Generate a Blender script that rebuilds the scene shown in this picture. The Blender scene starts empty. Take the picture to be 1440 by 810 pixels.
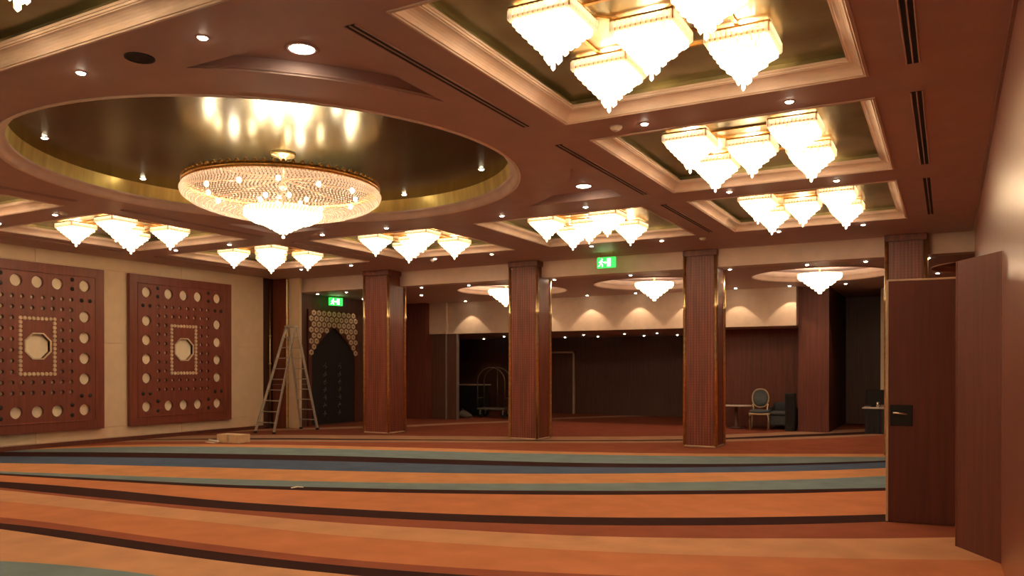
import bpy, bmesh, math, random
from math import pi, sin, cos, tan, radians, hypot
from mathutils import Vector, Matrix
from mathutils.geometry import delaunay_2d_cdt
import numpy as np

random.seed(7)
S = bpy.context.scene
COL = S.collection

# ------------------------------------------------------------------ camera, world, exposure
cam = bpy.data.cameras.new('camera')
cam_o = bpy.data.objects.new('camera', cam)
COL.objects.link(cam_o)
cam.sensor_width = 36.0
cam.lens = 1118.13 / 1440 * 36.0
cam.shift_y = (522.38 - 405) / 1440
cam.clip_start = 0.05
cam.clip_end = 100
cam_o.location = (0, 0, 1.6)
cam_o.rotation_euler = (pi / 2 - 0.0049, 0.0, 0.5021)
S.camera = cam_o

world = bpy.data.worlds.new('world')
S.world = world
world.use_nodes = True
world.node_tree.nodes['Background'].inputs[0].default_value = (0.02, 0.012, 0.008, 1)
world.node_tree.nodes['Background'].inputs[1].default_value = 0.1

S.view_settings.view_transform = 'Standard'
S.view_settings.look = 'None'
S.view_settings.gamma = 1.0
S.view_settings.use_curve_mapping = False
S.view_settings.exposure = 1.0
S.cycles.max_bounces = 8
S.cycles.diffuse_bounces = 6
S.cycles.glossy_bounces = 4
S.cycles.transparent_max_bounces = 12
S.cycles.sample_clamp_indirect = 4.0
S.cycles.caustics_reflective = False
S.cycles.caustics_refractive = False

WARM = (1.0, 0.86, 0.69)
PENDANT_W = 20.0        # watts of one crystal pendant
DOME_W = 3.8           # watts of each lamp in the great chandelier
SMALL_W = 30.0          # watts of a chandelier of the far lobby

H = 3.958               # ceiling height
ZB = 3.60               # far lobby ceiling
ZL = 2.64               # low ceiling behind the bulkhead


# ------------------------------------------------------------------ materials
def lin(c):
    return tuple((v / 12.92 if v <= .04045 else ((v + .055) / 1.055) ** 2.4) for v in c)


def new_mat(name):
    m = bpy.data.materials.new(name)
    m.use_nodes = True
    nt = m.node_tree
    return m, nt, nt.nodes['Principled BSDF']


def noise_mix(nt, bs, c1, c2, scale, detail=4, vec=None, stretch=None):
    tc = nt.nodes.new('ShaderNodeTexCoord')
    mp = nt.nodes.new('ShaderNodeMapping')
    nt.links.new(tc.outputs['Object'], mp.inputs[0])
    if stretch:
        mp.inputs['Scale'].default_value = stretch
    n = nt.nodes.new('ShaderNodeTexNoise')
    n.inputs['Scale'].default_value = scale
    n.inputs['Detail'].default_value = detail
    nt.links.new(mp.outputs[0], n.inputs['Vector'])
    r = nt.nodes.new('ShaderNodeValToRGB')
    r.color_ramp.elements[0].color = (*c1, 1)
    r.color_ramp.elements[1].color = (*c2, 1)
    r.color_ramp.elements[0].position = .3
    r.color_ramp.elements[1].position = .7
    nt.links.new(n.outputs['Fac'], r.inputs[0])
    nt.links.new(r.outputs[0], bs.inputs['Base Color'])
    return n, r


def plain(name, c, rough=.6, metal=0, var=.12, scale=6, bump=0, stretch=None, spec=.5, coat=0):
    m, nt, b = new_mat(name)
    c1 = tuple(v * (1 - var) for v in c)
    c2 = tuple(min(1, v * (1 + var)) for v in c)
    n, r = noise_mix(nt, b, c1, c2, scale, stretch=stretch)
    b.inputs['Roughness'].default_value = rough
    b.inputs['Metallic'].default_value = metal
    b.inputs['Specular IOR Level'].default_value = spec
    b.inputs['Coat Weight'].default_value = coat
    b.inputs['Coat Roughness'].default_value = .25
    if bump:
        bp = nt.nodes.new('ShaderNodeBump')
        bp.inputs['Strength'].default_value = bump
        bp.inputs['Distance'].default_value = .01
        nt.links.new(n.outputs['Fac'], bp.inputs['Height'])
        nt.links.new(bp.outputs[0], b.inputs['Normal'])
    return m


def emit(name, c, s):
    m, nt, b = new_mat(name)
    b.inputs['Base Color'].default_value = (*c, 1)
    b.inputs['Emission Color'].default_value = (*c, 1)
    b.inputs['Emission Strength'].default_value = s
    return m


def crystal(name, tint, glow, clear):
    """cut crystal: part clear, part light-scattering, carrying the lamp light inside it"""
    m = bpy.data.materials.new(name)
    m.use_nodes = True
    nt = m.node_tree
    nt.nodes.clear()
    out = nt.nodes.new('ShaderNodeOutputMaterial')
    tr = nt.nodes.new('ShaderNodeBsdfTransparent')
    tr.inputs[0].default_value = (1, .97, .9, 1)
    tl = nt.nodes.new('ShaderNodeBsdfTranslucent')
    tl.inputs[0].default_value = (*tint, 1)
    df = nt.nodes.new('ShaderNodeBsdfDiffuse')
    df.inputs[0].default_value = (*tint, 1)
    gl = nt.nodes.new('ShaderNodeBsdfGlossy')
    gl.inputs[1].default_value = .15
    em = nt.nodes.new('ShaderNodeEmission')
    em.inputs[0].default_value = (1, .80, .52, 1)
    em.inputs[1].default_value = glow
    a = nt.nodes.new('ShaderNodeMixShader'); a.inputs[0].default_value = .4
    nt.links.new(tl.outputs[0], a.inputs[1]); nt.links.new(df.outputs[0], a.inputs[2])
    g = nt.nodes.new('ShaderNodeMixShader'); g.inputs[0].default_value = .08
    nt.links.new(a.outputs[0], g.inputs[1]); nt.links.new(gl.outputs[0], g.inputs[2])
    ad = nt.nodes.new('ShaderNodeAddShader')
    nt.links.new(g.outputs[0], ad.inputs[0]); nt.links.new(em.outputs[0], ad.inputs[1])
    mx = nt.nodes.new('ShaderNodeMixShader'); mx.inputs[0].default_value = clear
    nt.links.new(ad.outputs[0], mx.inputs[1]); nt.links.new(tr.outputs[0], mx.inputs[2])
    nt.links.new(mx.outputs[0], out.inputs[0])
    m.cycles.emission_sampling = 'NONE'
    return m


def wood(name, c, rough=.4, stripes=0, coat=.0, var=.35):
    """veneer: grain stretched along the height, optional fine pinstripes and cross lines"""
    m, nt, b = new_mat(name)
    c1 = tuple(v * (1 - var) for v in c)
    c2 = tuple(v * (1 + var) for v in c)
    n, r = noise_mix(nt, b, c1, c2, 9, detail=6, stretch=(2.2, 2.2, .12))
    b.inputs['Roughness'].default_value = rough
    b.inputs['Coat Weight'].default_value = coat
    b.inputs['Coat Roughness'].default_value = .3
    if stripes:
        tc = nt.nodes.new('ShaderNodeTexCoord')
        w = nt.nodes.new('ShaderNodeTexWave')
        w.bands_direction = 'DIAGONAL'
        w.inputs['Scale'].default_value = stripes
        w.inputs['Distortion'].default_value = .0
        mp = nt.nodes.new('ShaderNodeMapping')
        mp.inputs['Scale'].default_value = (1, 1, .0)
        nt.links.new(tc.outputs['Object'], mp.inputs[0])
        nt.links.new(mp.outputs[0], w.inputs[0])
        w2 = nt.nodes.new('ShaderNodeTexWave')
        w2.bands_direction = 'Z'
        w2.inputs['Scale'].default_value = 6.0
        nt.links.new(tc.outputs['Object'], w2.inputs[0])
        mm = nt.nodes.new('ShaderNodeMath'); mm.operation = 'MULTIPLY_ADD'
        mm.inputs[1].default_value = .35
        nt.links.new(w2.outputs['Fac'], mm.inputs[0]); nt.links.new(w.outputs['Fac'], mm.inputs[2])
        mr = nt.nodes.new('ShaderNodeMapRange')
        mr.inputs['To Min'].default_value = .62; mr.inputs['To Max'].default_value = 1.25
        mr.inputs['From Max'].default_value = 1.35
        nt.links.new(mm.outputs[0], mr.inputs[0])
        mx = nt.nodes.new('ShaderNodeMix'); mx.data_type = 'RGBA'; mx.blend_type = 'MULTIPLY'
        mx.inputs[0].default_value = 1
        nt.links.new(r.outputs[0], mx.inputs[6]); nt.links.new(mr.outputs[0], mx.inputs[7])
        nt.links.new(mx.outputs[2], b.inputs['Base Color'])
    return m


M = {}
M['ceiling'] = plain('ceiling_paint', (.50, .335, .295), .55, var=.06, scale=3)
M['lobby_ceiling'] = plain('lobby_ceiling_paint', (.58, .42, .37), .6, var=.06, scale=3)
M['cornice'] = plain('cornice_plaster', (.74, .56, .46), .5, var=.07, scale=4)
M['bronze'] = plain('bronze_leaf', (.27, .23, .115), .30, metal=.75, var=.28, scale=1.6, stretch=(1, 1, 1))
M['dome_bronze'] = plain('dome_bronze_leaf', (.17, .155, .072), .22, metal=.85, var=.22, scale=1.2)
M['gold'] = plain('polished_gold_trim', (.92, .66, .34), .30, metal=1, var=.2, scale=14)
M['gilt'] = plain('gilt_metal', (.62, .33, .11), .35, metal=1, var=.25, scale=30)
M['cove_gold'] = plain('gold_leaf_cove', (.95, .66, .20), .34, metal=.7, var=.2, scale=8, stretch=(1, 1, .1))
M['tan'] = plain('tan_wall_fabric', (.70, .54, .375), .8, var=.04, scale=5)
M['cream_wall'] = plain('cream_lobby_plaster', (.68, .52, .40), .7, var=.06, scale=5)
M['beam'] = plain('beam_paint', (.76, .58, .48), .6, var=.05, scale=4)
M['wood'] = wood('red_brown_veneer', (.17, .042, .024), .38)
M['column_wood'] = wood('pinstriped_column_veneer', (.20, .050, .030), .45, stripes=11)
M['door_wood'] = wood('dark_mahogany_veneer', (.11, .023, .012), .6, var=.2)
M['wall_wood'] = wood('glossy_mahogany_veneer', (.24, .070, .042), .26, coat=1.0, var=.25)
M['panel_wood'] = wood('carved_panel_mahogany', (.17, .040, .023), .45, var=.22)
M['dark_wood'] = wood('dark_lobby_veneer', (.10, .040, .026), .5, var=.25)
M['mid_wood'] = wood('lobby_red_veneer', (.14, .034, .020), .5, var=.25)
M['black'] = plain('black_fabric', (.012, .011, .012), .8)
M['black_gloss'] = plain('black_plastic', (.012, .012, .013), .25)
M['slot'] = plain('black_slot_paint', (.014, .012, .011), .7)
M['tile'] = plain('pale_ivory_tile', (.60, .45, .30), .5, var=.15, scale=20)
M['alu'] = plain('brushed_aluminium', (.50, .45, .38), .45, metal=.55, var=.12, scale=20)
M['tan_edge'] = plain('anodised_edge', (.55, .40, .27), .5, metal=.2)
M['chrome'] = plain('chrome', (.8, .78, .74), .15, metal=1, var=.03)
M['white_trim'] = plain('white_lamp_ring', (.7, .62, .52), .5)
M['card'] = plain('brown_cardboard', (.70, .50, .29), .85, var=.12, scale=9)
M['paper'] = plain('white_paper', (.8, .66, .54), .8, var=.05)
M['blue_fabric'] = plain('grey_blue_upholstery', (.07, .08, .085), .9, var=.15, scale=30)
M['frame_wood'] = plain('pale_gilded_wood', (.48, .34, .20), .45, var=.15, scale=20)
M['white_top'] = plain('white_table_top', (.55, .45, .38), .4, var=.05)
M['sack'] = plain('grey_cloth', (.17, .15, .12), .9, var=.2, scale=9)
M['brass'] = plain('dull_brass_tube', (.34, .26, .16), .35, metal=.9)
M['steel'] = plain('grey_metal_frame', (.30, .27, .22), .45, metal=.4)
M['dark_glass'] = plain('dark_bottle_glass', (.015, .012, .01), .08, spec=.8)
M['backing'] = plain('pale_backing_board', (.86, .74, .54), .45, var=.05)
M['lens'] = emit('lit_lamp_lens', (1, .86, .62), 22)
M['lens_big'] = emit('lit_large_lamp_lens', (1, .86, .62), 16)
M['lens_dim'] = emit('dim_lamp_lens', (1, .86, .62), 9)
M['bulb'] = emit('lit_bulb_glass', (1, .80, .5), 40)
M['bulb'].cycles.emission_sampling = 'NONE'
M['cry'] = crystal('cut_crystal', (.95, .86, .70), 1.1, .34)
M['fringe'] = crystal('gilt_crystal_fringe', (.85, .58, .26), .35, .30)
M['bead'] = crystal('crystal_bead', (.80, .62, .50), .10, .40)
M['green'] = emit('lit_green_sign', (.02, .42, .05), 1.6)
M['sign_white'] = emit('lit_white_pictogram', (.75, 1, .62), 2.6)


def carpet(name, c):
    m, nt, b = new_mat(name)
    n, r = noise_mix(nt, b, tuple(v * .88 for v in c), tuple(v * 1.1 for v in c), 2.5, detail=8)
    tc = nt.nodes.new('ShaderNodeTexCoord')
    n2 = nt.nodes.new('ShaderNodeTexNoise'); n2.inputs['Scale'].default_value = 220
    nt.links.new(tc.outputs['Object'], n2.inputs['Vector'])
    bp = nt.nodes.new('ShaderNodeBump'); bp.inputs['Strength'].default_value = .35; bp.inputs['Distance'].default_value = .004
    nt.links.new(n2.outputs['Fac'], bp.inputs['Height']); nt.links.new(bp.outputs[0], b.inputs['Normal'])
    b.inputs['Roughness'].default_value = .95
    b.inputs['Specular IOR Level'].default_value = .1
    return m


M['c_orange'] = carpet('carpet_orange', (.53, .190, .082))
M['c_light'] = carpet('carpet_light_orange', (.56, .275, .140))
M['c_bright'] = carpet('carpet_amber', (.57, .255, .110))
M['c_red'] = carpet('carpet_rust', (.285, .080, .040))
M['c_dark'] = carpet('carpet_dark_brown', (.036, .010, .009))
M['c_grey'] = carpet('carpet_grey_green', (.180, .232, .235))
M['c_blue'] = carpet('carpet_slate_blue', (.075, .105, .165))
M['c_far'] = carpet('carpet_dimmed_rust', (.20, .052, .028))  # rust darkened in the colour, offsetting the lobby lamps on the far floor
M['c_tan'] = carpet('carpet_tan', (.36, .20, .12))


# ------------------------------------------------------------------ mesh builder
class MB:
    def __init__(s):
        s.v = []; s.f = []; s.mi = []; s.sm = []

    def add(s, vs, fs, mi=0, smooth=False):
        o = len(s.v)
        s.v += [tuple(v) for v in vs]
        for f in fs:
            s.f.append(tuple(i + o for i in f)); s.mi.append(mi); s.sm.append(smooth)
        return s

    def box(s, a, b, mi=0):
        x0, y0, z0 = a; x1, y1, z1 = b
        return s.add([(x0, y0, z0), (x1, y0, z0), (x1, y1, z0), (x0, y1, z0), (x0, y0, z1), (x1, y0, z1), (x1, y1, z1), (x0, y1, z1)],
                     [(0, 3, 2, 1), (4, 5, 6, 7), (0, 1, 5, 4), (1, 2, 6, 5), (2, 3, 7, 6), (3, 0, 4, 7)], mi)

    def bbox(s, a, b, r=.01, mi=0):
        """box with chamfered vertical edges and top/bottom"""
        x0, y0, z0 = a; x1, y1, z1 = b
        rings = []
        for z, k in ((z0, r), (z0 + r, 0), (z1 - r, 0), (z1, r)):
            q = r
            X0, X1, Y0, Y1 = x0 + k, x1 - k, y0 + k, y1 - k
            rings.append([(X0 + q, Y0, z), (X1 - q, Y0, z), (X1, Y0 + q, z), (X1, Y1 - q, z), (X1 - q, Y1, z), (X0 + q, Y1, z), (X0, Y1 - q, z), (X0, Y0 + q, z)])
        return s.loft(rings, mi, cap=True)

    def loft(s, rings, mi=0, cap=False, smooth=False, closed=True):
        n = len(rings[0]); vs = [p for r in rings for p in r]; fs = []
        for i in range(len(rings) - 1):
            for j in range(n if closed else n - 1):
                k = (j + 1) % n
                fs.append((i * n + j, i * n + k, (i + 1) * n + k, (i + 1) * n + j))
        if cap:
            fs.append(tuple(reversed(range(n)))); fs.append(tuple((len(rings) - 1) * n + j for j in range(n)))
        return s.add(vs, fs, mi, smooth)

    def lathe(s, prof, n=24, c=(0, 0, 0), mi=0, smooth=True, cap=False):
        return s.loft([[(c[0] + r * cos(2 * pi * j / n), c[1] + r * sin(2 * pi * j / n), c[2] + z) for j in range(n)] for r, z in prof], mi, cap, smooth)

    def tube(s, pts, r, n=8, mi=0, smooth=True, closed=False):
        pts = [Vector(p) for p in pts]; rings = []
        up = Vector((0, 0, 1))
        for i, p in enumerate(pts):
            if closed:
                d = pts[(i + 1) % len(pts)] - pts[i - 1]
            else:
                d = pts[min(i + 1, len(pts) - 1)] - pts[max(i - 1, 0)]
            d.normalize()
            a = d.cross(up)
            if a.length < .05: a = d.cross(Vector((0, 1, 0)))
            a.normalize(); b = a.cross(d)
            rr = r[i] if isinstance(r, (list, tuple)) else r
            rings.append([p + a * (rr * cos(2 * pi * j / n)) + b * (rr * sin(2 * pi * j / n)) for j in range(n)])
        if closed: rings.append(rings[0])
        return s.loft(rings, mi, not closed, smooth)

    def bar(s, p, q, w, h, mi=0):
        p = Vector(p); q = Vector(q); d = (q - p).normalized()
        a = d.cross(Vector((0, 0, 1)))
        if a.length < .05: a = Vector((1, 0, 0))
        a.normalize(); b = a.cross(d)
        R = [[c + a * (sx * w / 2) + b * (sy * h / 2) for sx, sy in ((-1, -1), (1, -1), (1, 1), (-1, 1))] for c in (p, q)]
        return s.loft(R, mi, True)

    def build(s, name, mat, parent=None, loc=None, kind=None):
        me = bpy.data.meshes.new(name)
        me.from_pydata(s.v, [], s.f)
        for m in (mat if isinstance(mat, list) else [mat]):
            me.materials.append(m)
        me.polygons.foreach_set('material_index', s.mi)
        me.polygons.foreach_set('use_smooth', s.sm)
        bm = bmesh.new(); bm.from_mesh(me)
        bmesh.ops.recalc_face_normals(bm, faces=bm.faces)
        bm.to_mesh(me); bm.free()
        me.update()
        return link(name, me, parent, loc, kind)


def link(name, data, parent=None, loc=None, kind=None):
    o = bpy.data.objects.new(name, data)
    COL.objects.link(o)
    if parent: o.parent = parent
    if loc: o.location = loc
    if kind: o['kind'] = kind
    return o


def tag(o, label, cat, group=None):
    o['label'] = label; o['category'] = cat
    if group: o['group'] = group
    return o


def thing(name, label, cat, loc=(0, 0, 0), rz=0, group=None):
    o = bpy.data.objects.new(name, None)
    COL.objects.link(o)
    o.empty_display_size = .1
    o.location = loc; o.rotation_euler = (0, 0, rz)
    return tag(o, label, cat, group)


def dup(root, loc=None, rz=None, label=None, group=None):
    def cp(o, par):
        c = o.copy(); COL.objects.link(c)
        if par: c.parent = par
        for ch in kids[o]: cp(ch, c)
        return c
    kids = {}
    def walk(o):
        kids[o] = list(o.children)
        for c in kids[o]: walk(c)
    walk(root)
    r = cp(root, root.parent)
    if loc: r.location = loc
    if rz is not None: r.rotation_euler = (0, 0, rz)
    if label: r['label'] = label
    if group: r['group'] = group
    return r


def lamp(parent, loc, watts, radius=.08, color=WARM, name='lamp_light'):
    l = bpy.data.lights.new(name, 'POINT')
    l.energy = watts; l.shadow_soft_size = radius; l.color = color
    o = bpy.data.objects.new(name, l); COL.objects.link(o)
    o.location = loc
    if parent: o.parent = parent
    return o


def cdt_tris(outer, holes):
    """triangles of a polygon with holes"""
    V = []; E = []
    for loop in [outer] + holes:
        o = len(V); n = len(loop)
        V += [Vector(p) for p in loop]
        E += [(o + i, o + (i + 1) % n) for i in range(n)]
    vs, es, fs, _, _, _ = delaunay_2d_cdt(V, E, [], 0, 1e-6)

    def inside(p, poly):
        c = False; n = len(poly); j = n - 1
        for i in range(n):
            a, b = poly[i], poly[j]
            if (a[1] > p[1]) != (b[1] > p[1]) and p[0] < (b[0] - a[0]) * (p[1] - a[1]) / (b[1] - a[1]) + a[0]:
                c = not c
            j = i
        return c
    boxes = [(min(p[0] for p in h), max(p[0] for p in h), min(p[1] for p in h), max(p[1] for p in h)) for h in holes]
    out = []
    for f in fs:
        c = ((vs[f[0]][0] + vs[f[1]][0] + vs[f[2]][0]) / 3, (vs[f[0]][1] + vs[f[1]][1] + vs[f[2]][1]) / 3)
        if not inside(c, outer): continue
        if any(b[0] <= c[0] <= b[1] and b[2] <= c[1] <= b[3] and inside(c, h) for b, h in zip(boxes, holes)): continue
        out.append(tuple(f))
    return [tuple(v) for v in vs], out


def plate(mb, outer, holes, to3, t0, t1, mi=0, hole_mi=None):
    """plate between depths t0 and t1 with through holes; to3(u,v,t) -> xyz"""
    vs, fs = cdt_tris(outer, holes)
    for t in (t0, t1):
        mb.add([to3(u, v, t) for u, v in vs], fs, mi)
    for loop, m in [(outer, mi)] + [(h, mi if hole_mi is None else hole_mi) for h in holes]:
        n = len(loop)
        mb.add([to3(u, v, t0) for u, v in loop] + [to3(u, v, t1) for u, v in loop],
               [(i, (i + 1) % n, n + (i + 1) % n, n + i) for i in range(n)], m)


def circle(cx, cy, r, n=24, a0=0.0):
    return [(cx + r * cos(a0 + 2 * pi * i / n), cy + r * sin(a0 + 2 * pi * i / n)) for i in range(n)]


def rect(x0, y0, x1, y1):
    return [(x0, y0), (x1, y0), (x1, y1), (x0, y1)]


# ------------------------------------------------------------------ room plan
XL, XR = -15.75, 0.38           # left and right walls
YN, YC = -4.0, 15.85            # near wall, front of the beam over the columns
LANES = {1: (-3.25, -.58), 2: (-6.80, -3.94), 3: (-10.36, -7.61), 4: (-14.28, -11.28)}
ROWS = {0: (.80, 3.58), 1: (4.23, 7.0), 2: (7.62, 10.43), 3: (11.1, 13.93)}
DC = (-7.27, 7.25); DR = 2.98   # dome centre and radius

COFFERS = {}
for ln in (1, 2, 3, 4):
    for rw in (0, 1, 2, 3):
        if ln in (2, 3) and rw in (1, 2): continue
        if ln == 4 and rw == 0: continue
        x0, x1 = LANES[ln]; y0, y1 = ROWS[rw]
        COFFERS[(ln, rw)] = (x0, y0, x1, y1)


def tri_poly(sx, sy):
    """curved triangular recess in a corner of the dome square"""
    cx = -3.93 if sx > 0 else -10.40
    cy = 10.33 if sy > 0 else 4.26
    R = 3.60
    dx = abs(cx - DC[0]); dy = abs(cy - DC[1])
    a0 = math.acos(min(1, dx / R)); a1 = math.asin(min(1, dy / R))
    pts = [(cx, cy)]
    for i in range(11):
        a = a0 + (a1 - a0) * i / 10
        pts.append((DC[0] + sx * R * cos(a), DC[1] + sy * R * sin(a)))
    return pts


TRIS = [tri_poly(sx, sy) for sx in (1, -1) for sy in (1, -1)]

# ------------------------------------------------------------------ floor: striped carpet
# floor points (x, y) in metres along the seams between carpet stripes, far to near
SEAMS = [
    [(-13.246, 17.955), (-12.559, 19.438), (-11.686, 20.406), (-10.942, 23.264), (-9.452, 25.110)],
    [(-12.849, 17.416), (-12.167, 18.830), (-11.357, 19.832), (-10.607, 22.552), (-9.179, 24.386)],
    [(-14.967, 13.258), (-12.573, 14.518), (-10.117, 15.657), (-7.732, 16.826), (-5.435, 18.166), (-3.343, 20.909), (-1.450, 23.238)],
    [(-14.290, 12.658), (-11.946, 13.793), (-9.607, 14.868), (-7.353, 15.999), (-5.157, 17.236), (-3.200, 20.016), (-1.385, 22.192)],
    [(-14.050, 12.445), (-11.747, 13.563), (-9.486, 14.680), (-7.253, 15.782), (-5.087, 17.002), (-3.085, 19.295), (-1.333, 21.351)],
    [(-13.672, 12.110), (-11.465, 13.238), (-9.234, 14.289), (-7.061, 15.365), (-4.971, 16.615), (-2.977, 18.624), (-1.297, 20.788)],
    [(-16.054, 8.693), (-15.207, 10.495), (-13.105, 11.607), (-10.813, 12.485), (-8.574, 13.269), (-6.332, 13.779), (-4.334, 14.485), (-2.469, 15.447), (-1.012, 16.221)],
    [(-15.958, 8.641), (-14.796, 10.212), (-12.695, 11.244), (-10.436, 12.049), (-8.247, 12.762), (-6.160, 13.404), (-4.212, 14.077), (-2.391, 14.954), (-0.980, 15.704)],
    [(-15.783, 8.546), (-13.804, 9.526), (-11.702, 10.364), (-9.638, 11.127), (-7.515, 11.628), (-5.590, 12.162), (-3.878, 12.962), (-2.230, 13.952), (-0.942, 15.103)],
    [(-14.999, 8.121), (-13.038, 8.997), (-11.065, 9.799), (-9.089, 10.493), (-7.140, 11.048), (-5.350, 11.640), (-3.732, 12.473), (-2.188, 13.687), (-0.924, 14.808)],
    [(-13.927, 7.540), (-11.993, 8.276), (-10.098, 8.943), (-8.244, 9.517), (-6.544, 10.125), (-5.016, 10.914), (-3.547, 11.856), (-2.053, 12.843), (-0.871, 13.968)],
    [(-12.811, 6.935), (-10.862, 7.494), (-9.085, 8.045), (-7.449, 8.599), (-5.970, 9.236), (-4.600, 10.008), (-3.256, 10.883), (-1.901, 11.890), (-0.808, 12.958)],
    [(-12.578, 6.809), (-10.515, 7.255), (-8.606, 7.621), (-7.096, 8.191), (-5.657, 8.753), (-4.321, 9.401), (-3.030, 10.128), (-1.749, 10.939), (-0.728, 11.676)],
    [(-12.362, 6.692), (-10.291, 7.100), (-8.403, 7.440), (-6.872, 7.932), (-5.497, 8.505), (-4.183, 9.101), (-2.942, 9.832), (-1.693, 10.592), (-0.711, 11.406)],
    [(-11.668, 6.316), (-9.556, 6.593), (-7.542, 6.678), (-6.055, 6.988), (-4.730, 7.317), (-3.565, 7.756), (-2.482, 8.294), (-1.431, 8.952), (-0.596, 9.562)],
    [(-11.087, 6.001), (-8.919, 6.153), (-7.137, 6.318), (-5.749, 6.635), (-4.498, 6.958), (-3.379, 7.350), (-2.361, 7.890), (-1.359, 8.505), (-0.567, 9.103)],
    [(-10.874, 5.886), (-8.711, 6.009), (-6.962, 6.164), (-5.473, 6.317), (-4.280, 6.621), (-3.164, 6.883), (-2.185, 7.304), (-1.250, 7.820), (-0.511, 8.201)],
    [(-9.964, 5.393), (-8.071, 5.567), (-6.486, 5.741), (-5.057, 5.836), (-3.939, 6.092), (-2.917, 6.346), (-1.993, 6.659), (-1.123, 7.027), (-0.456, 7.317)],
    [(-8.894, 4.812), (-7.139, 4.924), (-5.668, 5.017), (-4.446, 5.130), (-3.458, 5.348), (-2.587, 5.627), (-1.773, 5.925), (-0.999, 6.252), (-0.405, 6.507)],
    [(-8.552, 4.627), (-6.888, 4.750), (-5.451, 4.824), (-4.303, 4.964), (-3.346, 5.175), (-2.501, 5.439), (-1.715, 5.731), (-0.967, 6.050), (-0.392, 6.299)],
    [(-8.239, 4.458), (-6.569, 4.530), (-5.203, 4.605), (-4.125, 4.759), (-3.200, 4.948), (-2.381, 5.179), (-1.630, 5.445), (-0.917, 5.735), (-0.372, 5.974)],
    [(-6.876, 3.719), (-5.790, 3.992), (-4.638, 4.104), (-3.686, 4.252), (-2.861, 4.424), (-2.130, 4.633), (-1.453, 4.855), (-0.814, 5.095), (-0.330, 5.298)],
]
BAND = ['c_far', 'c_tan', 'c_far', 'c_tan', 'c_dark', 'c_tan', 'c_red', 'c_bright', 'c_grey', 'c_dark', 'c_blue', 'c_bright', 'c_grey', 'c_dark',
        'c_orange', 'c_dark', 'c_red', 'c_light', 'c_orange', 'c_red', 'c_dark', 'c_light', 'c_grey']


def seam_fn(row):
    P = row
    X = np.array([p[0] for p in P]); Y = np.array([p[1] for p in P])
    c = np.polyfit(X / 10, Y, min(4, len(X) - 3)); r = Y - np.polyval(c, X / 10)
    d = np.polyder(c)

    def f(x):
        xc = min(max(x, X[0]), X[-1])
        y = np.polyval(c, xc / 10) + .6 * float(np.interp(xc, X, r))
        sl = np.polyval(d, xc / 10) / 10
        return float(y + max(-1.2, min(1.2, sl)) * (x - xc))
    return f


seams = [seam_fn(r) for r in SEAMS]
gx = [XL + (XR + .1 - XL) * i / 96 for i in range(97)]
fl = MB()
order = []
prev_col = None
cols = []
for x in gx:
    ys = [26.0]
    for f in seams:
        ys.append(min(f(x), ys[-1] - .004))
    ys.append(min(YN, ys[-1] - .004))
    cols.append(ys)
nb = len(BAND)
mats = sorted(set(BAND))
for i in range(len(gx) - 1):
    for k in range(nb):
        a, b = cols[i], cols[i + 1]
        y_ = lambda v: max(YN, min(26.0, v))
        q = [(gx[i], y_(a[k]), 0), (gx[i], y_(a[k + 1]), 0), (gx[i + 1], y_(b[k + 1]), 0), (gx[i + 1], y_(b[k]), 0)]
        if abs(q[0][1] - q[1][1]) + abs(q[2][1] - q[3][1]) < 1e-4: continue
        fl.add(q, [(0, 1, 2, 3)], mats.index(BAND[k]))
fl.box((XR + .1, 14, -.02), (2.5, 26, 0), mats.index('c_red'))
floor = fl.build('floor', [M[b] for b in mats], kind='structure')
floor['label'] = 'carpet with broad curving stripes of orange, rust, slate blue and dark brown'

# ------------------------------------------------------------------ ceiling of the hall
holes = [rect(*c) for c in COFFERS.values()] + [circle(DC[0], DC[1], DR, 96)] + TRIS
ce = MB()
vs, fs = cdt_tris(rect(XL - .1, YN, XR + .2, YC + .05), holes)
ce.add([(x, y, H) for x, y in vs], fs)
ceiling = ce.build('ceiling', M['ceiling'], kind='structure')


def cornice_rect(c, ins, dz, z0):
    x0, y0, x1, y1 = c
    prof = [(-.012, 0), (-.012, -.012), (.008, -.014), (.014, -.004), (.024, -.004)] + [(.024 + .080 * (1 - cos(a)), .080 * sin(a)) for a in [pi / 2 * k / 6 for k in range(1, 7)]] + [(.108, .086), (.118, .086), (.122, .10), (.13, .10), (.13, .12)]
    rings = []
    for k, (d, z) in enumerate(prof):
        d *= ins / .13
        rings.append([(x0 + d, y0 + d, z0 + z), (x1 - d, y0 + d, z0 + z), (x1 - d, y1 - d, z0 + z), (x0 + d, y1 - d, z0 + z)])
    return MB().loft(rings)


REC = .17
for key, c in COFFERS.items():
    cornice_rect(c, .14, .1, H).build('cornice', M['cornice'], ceiling)
    x0, y0, x1, y1 = c
    p = MB()
    d = .10
    p.add([(x0 + d, y0 + d, H + .09), (x1 - d, y0 + d, H + .09), (x1 - d, y1 - d, H + .09), (x0 + d, y1 - d, H + .09),
           (x0 + d, y0 + d, H + REC), (x1 - d, y0 + d, H + REC), (x1 - d, y1 - d, H + REC), (x0 + d, y1 - d, H + REC)],
          [(0, 1, 5, 4), (1, 2, 6, 5), (2, 3, 7, 6), (3, 0, 4, 7), (4, 5, 6, 7)])
    p.build('coffer_panel', M['bronze'], ceiling)

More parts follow.
